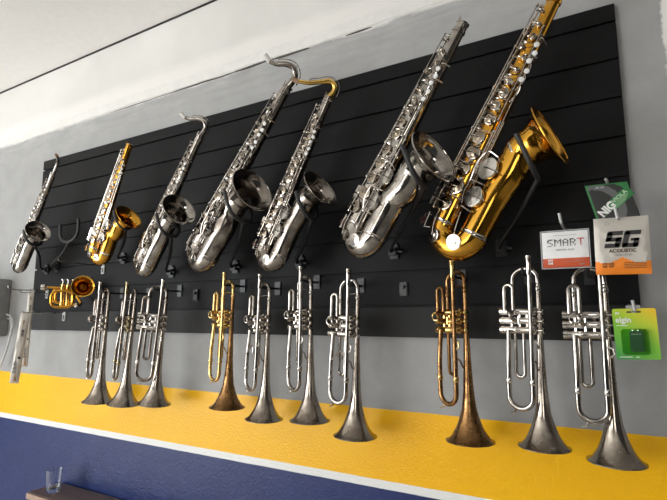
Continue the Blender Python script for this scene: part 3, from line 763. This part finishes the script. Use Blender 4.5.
box(bm, (.026, yl+.001, -.0345), (.036, yl+.0014, -.0325)); box(bm, (-.022, yl, .0300), (.024, yl+.0004, .0306)); obj('fine_print', bm, GREYINK, root)
bm = B(); box(bm, (-.012, -.0012, H_/2-.001), (.018, .0002, H_/2+.008), .0005); torus(bm, (-.002, -.0006, H_/2+.013), (0, 1, 0), .007, .0016, 16, 6, 1.2, 1)
obj('hanging_loop', bm, CLEAR, root)
# NIG VIOLA packet, tilted, behind the SG packet
root = thing('string_packet', (.0130, -.125, EYE+.247), 'black and green tilted string packet lettered NIG VIOLA behind the foil packet', 'packet', BACKGROUP)
root.rotation_euler = (R(-4), R(1), 0)
W_, H_ = .082, .088
bm = sheet(W_, H_, .003, nx=40, ny=40, crink=.0003, seed=11); split_mat(bm, lambda c: 1 if (c.x < -W_/2+.004 or c.z > H_/2-.0026 or (c.x+c.z > .060)) else (2 if abs(math.hypot(c.x+.03, c.z+.005)-.045) < .008 else 0))
for v in bm.verts: v.co.x -= .26*v.co.z
obj('packet_sleeve', bm, [BLACKPK, GREEN, GRYPK], root)
yl = -.0036; a = R(-43)
Mr = Matrix.Rotation(a, 4, 'Y')
bm = B(); box(bm, (-.012, yl+.0004, -.017), (.042, yl+.0009, .0065), mat=Mr); obj('green_band', bm, GREEN, root)
def rot2(px, pz): q = Mr @ Vector((px, 0, pz)); return (q.x, yl, q.z)
text('printed_word', 'NIG', .024, WINK, root, rot2(-.018, -.004), rot=(R(90), a, 0), bold=.0012, sx=.85)
text('printed_word', 'VIOLA', .0125, plain('pale_green_ink', (.45, .62, .42), .5), root, rot2(.018, -.001), rot=(R(90), a, 0), bold=.0003)
bm = B()
for k, l in enumerate((.040, .034, .028)): box(bm, (-.006, yl-.0002, -.0085-.0032*k), (-.006+l, yl+.0003, -.0070-.0032*k), mat=Mr)
box(bm, (-.048, yl-.0002, -.0115), (-.010, yl+.0003, -.0105), mat=Mr)
obj('fine_print', bm, plain('pale_green_print', (.30, .48, .28), .5), root)
bm = B(); box(bm, (-.031, yl+.001, .034), (-.024, yl+.0014, .0385)); box(bm, (-.022, yl+.001, .034), (-.014, yl+.0014, .0385)); box(bm, (-.010, yl+.001, -.0405), (.036, yl+.0014, -.0400)); obj('small_marks', bm, GREYINK, root)
# battery blister card
def card_mat():
    m, t, b = newmat('lime_green_card'); setp(b, Roughness=.35)
    tc = t.nodes.new('ShaderNodeTexCoord'); sp = t.nodes.new('ShaderNodeSeparateXYZ'); t.links.new(tc.outputs['Object'], sp.inputs[0])
    ma = t.nodes.new('ShaderNodeMath'); ma.operation = 'MULTIPLY_ADD'; t.links.new(sp.outputs['X'], ma.inputs[0]); ma.inputs[1].default_value = .75; 
    mb = t.nodes.new('ShaderNodeMath'); mb.operation = 'ADD'; t.links.new(sp.outputs['Z'], mb.inputs[0]); mb.inputs[1].default_value = 0
    t.links.new(mb.outputs[0], ma.inputs[2])
    mr = t.nodes.new('ShaderNodeMapRange'); t.links.new(ma.outputs[0], mr.inputs[0]); mr.inputs[1].default_value = -.07; mr.inputs[2].default_value = .075
    cr = ramp(t, mr.outputs[0], [(0, (.05, .30, .06)), (.45, (.20, .50, .03)), (.75, (.50, .58, .02)), (1, (.78, .50, .01))]); t.links.new(cr.outputs[0], b.inputs['Base Color'])
    return m
root = thing('battery_blister_pack', (.0355, -.13, EYE-.034), 'lime green battery blister card lettered elgin, hanging at the right edge', 'battery pack')
root.rotation_euler = (0, R(-1.2), 0)
W_, H_ = .078, .104
bm = B(); vs = []
for cx_, cz_, a0 in ((W_/2-.004, H_/2-.004, 0), (-W_/2+.004, H_/2-.004, 90), (-W_/2+.004, -H_/2+.004, 180), (W_/2-.004, -H_/2+.004, 270)):
    for k in range(5): vs.append(bm.verts.new((cx_+.004*math.cos(R(a0+22.5*k)), .0006, cz_+.004*math.sin(R(a0+22.5*k)))))
f = bm.faces.new(vs); r = bmesh.ops.extrude_face_region(bm, geom=[f])
for v in r['geom']:
    if isinstance(v, bmesh.types.BMVert): v.co.y = -.0006
obj('card', bm, card_mat(), root, smooth=False)
bm = B(); box(bm, (-.027, -.014, -.042), (.022, -.0007, .010), .003); obj('blister', bm, BLISTER, root)
bm = B(); box(bm, (-.012, -.0125, -.036), (.012, -.0010, .006), .002); bt = obj('battery', bm, plain('battery_case', (.035, .10, .06), .3), root)
bm = B(); cyl_profile(bm, (-.005, -.0065, .006), (0, 0, 1), [(0, .0028), (.0022, .0028)], 12); cyl_profile(bm, (.005, -.0065, .006), (0, 0, 1), [(0, .0034), (.0022, .0034)], 12); obj('terminal', bm, CHROME, bt)
bm = B(); box(bm, (-.009, -.0129, -.002), (.009, -.0126, .001)); obj('battery_label', bm, GREYINK, bt)
text('printed_word', 'elgin', .0155, WINK, root, (-.020, -.0010, .0285), bold=.0004)
text('printed_letters', 'PV', .0068, WINK, root, (-.0295, -.0010, .0420), bold=.0003)
bm = B(); box(bm, (-.0335, -.0010, .0165), (-.029, -.0006, .0180)); box(bm, (-.028, -.0010, .0165), (-.013, -.0006, .0180)); box(bm, (-.033, -.0010, -.0480), (-.010, -.0006, -.0465)); box(bm, (-.004, -.0010, -.0480), (.003, -.0006, -.0465)); obj('fine_print', bm, WINK, root)
bm = B(); box(bm, (-.013, -.0011, .0430), (.013, -.0005, .0465), .0008); obj('hanging_slot', bm, INK, root)
bm = B(); box(bm, (-.013, -.0030, .0515), (.013, .0002, .0585), .0008); torus(bm, (0, -.001, .047), (0, 1, 0), .0035, .0012, 14, 6); obj('hanging_tab', bm, plain('milky_tab', (.30, .30, .29), .3), root)

def clear_peg(x, z, L, label, up=.022):
    root = thing('packet_peg', (x, 0, z), label, 'display peg', 'short pegs carrying the packets')
    bm = B(); sweep(bm, catmull([(0, -.002, 0), (0, -L*.6, 0), (0, -L, .001), (-.001, -L-.006, up*.36), (-.003, -L-.009, up)], 5), .0030, 8); obj('peg_rod', bm, plain('milky_peg_'+str(len(bpy.data.materials)), (.50, .50, .49), .25), root)
    bm = B(); box(bm, (-.010, -.005, -.018), (.010, -.0004, .018), .001); obj('peg_plate', bm, BLACK_METAL, root)
clear_peg(-.086, EYE+.201, .180, 'milky peg carrying the white SMART packet')
clear_peg(.0190, EYE+.198, .190, 'milky peg carrying the foil SG packet')
clear_peg(.0370, EYE+.013, .126, 'milky peg carrying the lime green battery card')
clear_peg(.006, EYE+.296, .118, 'milky peg carrying the tilted black and green packet', .006)

# ------------------------------------------------------------------ two long white packets on the wire pegs
TUBEW = plain('milky_white_film', (.62, .58, .52), .3, vary=.06); TUBEI = plain('kraft_brown_edge', (.36, .22, .13), .6)
def long_packet(x, y, ztop, L, w_, label, rz, lean):
    root = thing('long_packet', (x, y, ztop), label, 'packet', 'long white packets at the far left')
    root.rotation_euler = (0, R(lean), R(rz))
    bm = sheet(w_, L, w_*.45, nx=8, ny=30, crink=.003, seed=x*10, edge=.004)
    for v in bm.verts: v.co.z -= L/2
    obj('film_sleeve', bm, TUBEW, root)
    bm = B(); straight(bm, (0, -w_*.02, -.03), (0, -w_*.02, -L+.01), w_*.2, 10)
    obj('wrapped_stick', bm, TUBEI, root)
    yl = -w_*.245-.0012
    bm = B()
    for k in range(9):
        hgt = .0022 if k % 3 else .004
        box(bm, (-w_*.36, yl-.0006, -L+.042+.0055*k), (w_*.05, yl+.002, -L+.042+.0055*k+hgt))
    obj('bar_lines', bm, GREYINK, root)
    bm = B(); cyl_profile(bm, (w_*.15, yl+.003, -L*.64), (0, -1, 0), [(0, w_*.16), (.0032, w_*.16)], 14); obj('round_mark', bm, INK, root)
    bm = B()
    for k in range(5): box(bm, (-w_*.05, yl-.0002, -.072-.006*k), (w_*.22, yl+.002, -.068-.006*k))
    obj('printed_block', bm, INK, root)
    bm = B(); torus(bm, (0, 0, .004), (0, 1, 0), .006, .0012, 14, 6); obj('hanging_ring', bm, CLEAR, root)
long_packet(-2.1658, -.172, EYE+.0200, .288, .034, 'long white packet in front, hanging from the lower wire peg', 50, 4)
long_packet(-2.3139, -.075, EYE+.1266, .345, .024, 'long white packet hanging behind, closer to the board', 50, .5)

# ------------------------------------------------------------------ grey box at the far left with its cable
BOXM = plain('grey_painted_metal', (.25, .25, .245), .45)
root = thing('wall_box', (-2.82, -.10, EYE+.06), 'grey metal box cut off by the left edge of the photo', 'wall box')
bm = B(); box(bm, (-.20, -.10, -.150), (.155, .114, .135), .004); obj('housing', bm, BOXM, root)
bm = B(); box(bm, (.06, -.104, .062), (.128, -.0995, .100), .002); obj('latch', bm, CHROME, root)
bm = B(); sweep(bm, catmull([(-2.62, -.02, EYE+.02), (-2.575, -.02, EYE+.004), (-2.558, -.02, EYE-.03), (-2.57, -.02, EYE-.09), (-2.595, -.02, EYE-.16), (-2.64, -.02, EYE-.24)], 6), .0045, 8)
sweep(bm, catmull([(-2.62, -.015, EYE+.0), (-2.59, -.015, EYE-.01), (-2.578, -.015, EYE-.05), (-2.59, -.015, EYE-.11), (-2.61, -.015, EYE-.17), (-2.66, -.015, EYE-.24)], 6), .0035, 8)
tag(obj('cable', bm, plain('grey_white_cable', (.50, .50, .49), .45)), 'light grey looped cable hanging under the box at far left', 'cable')

# ------------------------------------------------------------------ narrow table and glass
def wood():
    m, t, b = newmat('dark_brown_veneer'); n = noise_tex(t, 5, 6, .65, stretch=(1, 9, 9))
    cr = ramp(t, n.outputs[0], [(.3, (.075, .050, .042)), (.7, (.12, .085, .070))]); t.links.new(cr.outputs[0], b.inputs['Base Color']); setp(b, Roughness=.42); return m
WOOD = wood(); EDGEW = plain('worn_light_edge', (.36, .24, .18), .5)
TZ = .80
root = thing('narrow_table', (-1.365, -.09, 0), 'narrow dark brown table standing against the blue wall', 'table')
bm = B(); box(bm, (-.76, -.040, TZ-.028), (.76, .100, TZ), .004); obj('tabletop', bm, WOOD, root)
bm = B(); box(bm, (-.758, -.0430, TZ-.025), (.758, -.0402, TZ-.003), .001); obj('edge_band', bm, EDGEW, root)
for sx in (-1, 1):
    for sy in (-.015, .075):
        bm = B(); box(bm, (sx*.71-.02, sy-.018, .0006), (sx*.71+.02, sy+.018, TZ-.0285), .003); obj('leg', bm, WOOD, root)
bm = B(); box(bm, (-.69, -.02, TZ-.10), (.69, -.004, TZ-.0285), .002); obj('apron', bm, WOOD, root)
root = thing('drinking_glass', (-2.034, -.075, TZ+.0006), 'empty clear drinking glass standing on the narrow table', 'glass')
bm = B(); H = .086
outer = [(.0005, 0), (.024, 0), (.026, .003), (.0275, .03), (.0305, H)]; inner_ = [(.0290, H), (.0262, .03), (.0245, .012), (.0005, .010)]
pr = outer+inner_; rings = [[bm.verts.new((r_*math.cos(a), r_*math.sin(a), z_)) for a in [2*math.pi*k/28 for k in range(28)]] for r_, z_ in pr]
for i in range(len(rings)-1):
    for k in range(28): bm.faces.new((rings[i][k], rings[i][(k+1) % 28], rings[i+1][(k+1) % 28], rings[i+1][k]))
bm.faces.new(rings[0]); bm.faces.new(rings[-1])
obj('tumbler', bm, GLASS, root)
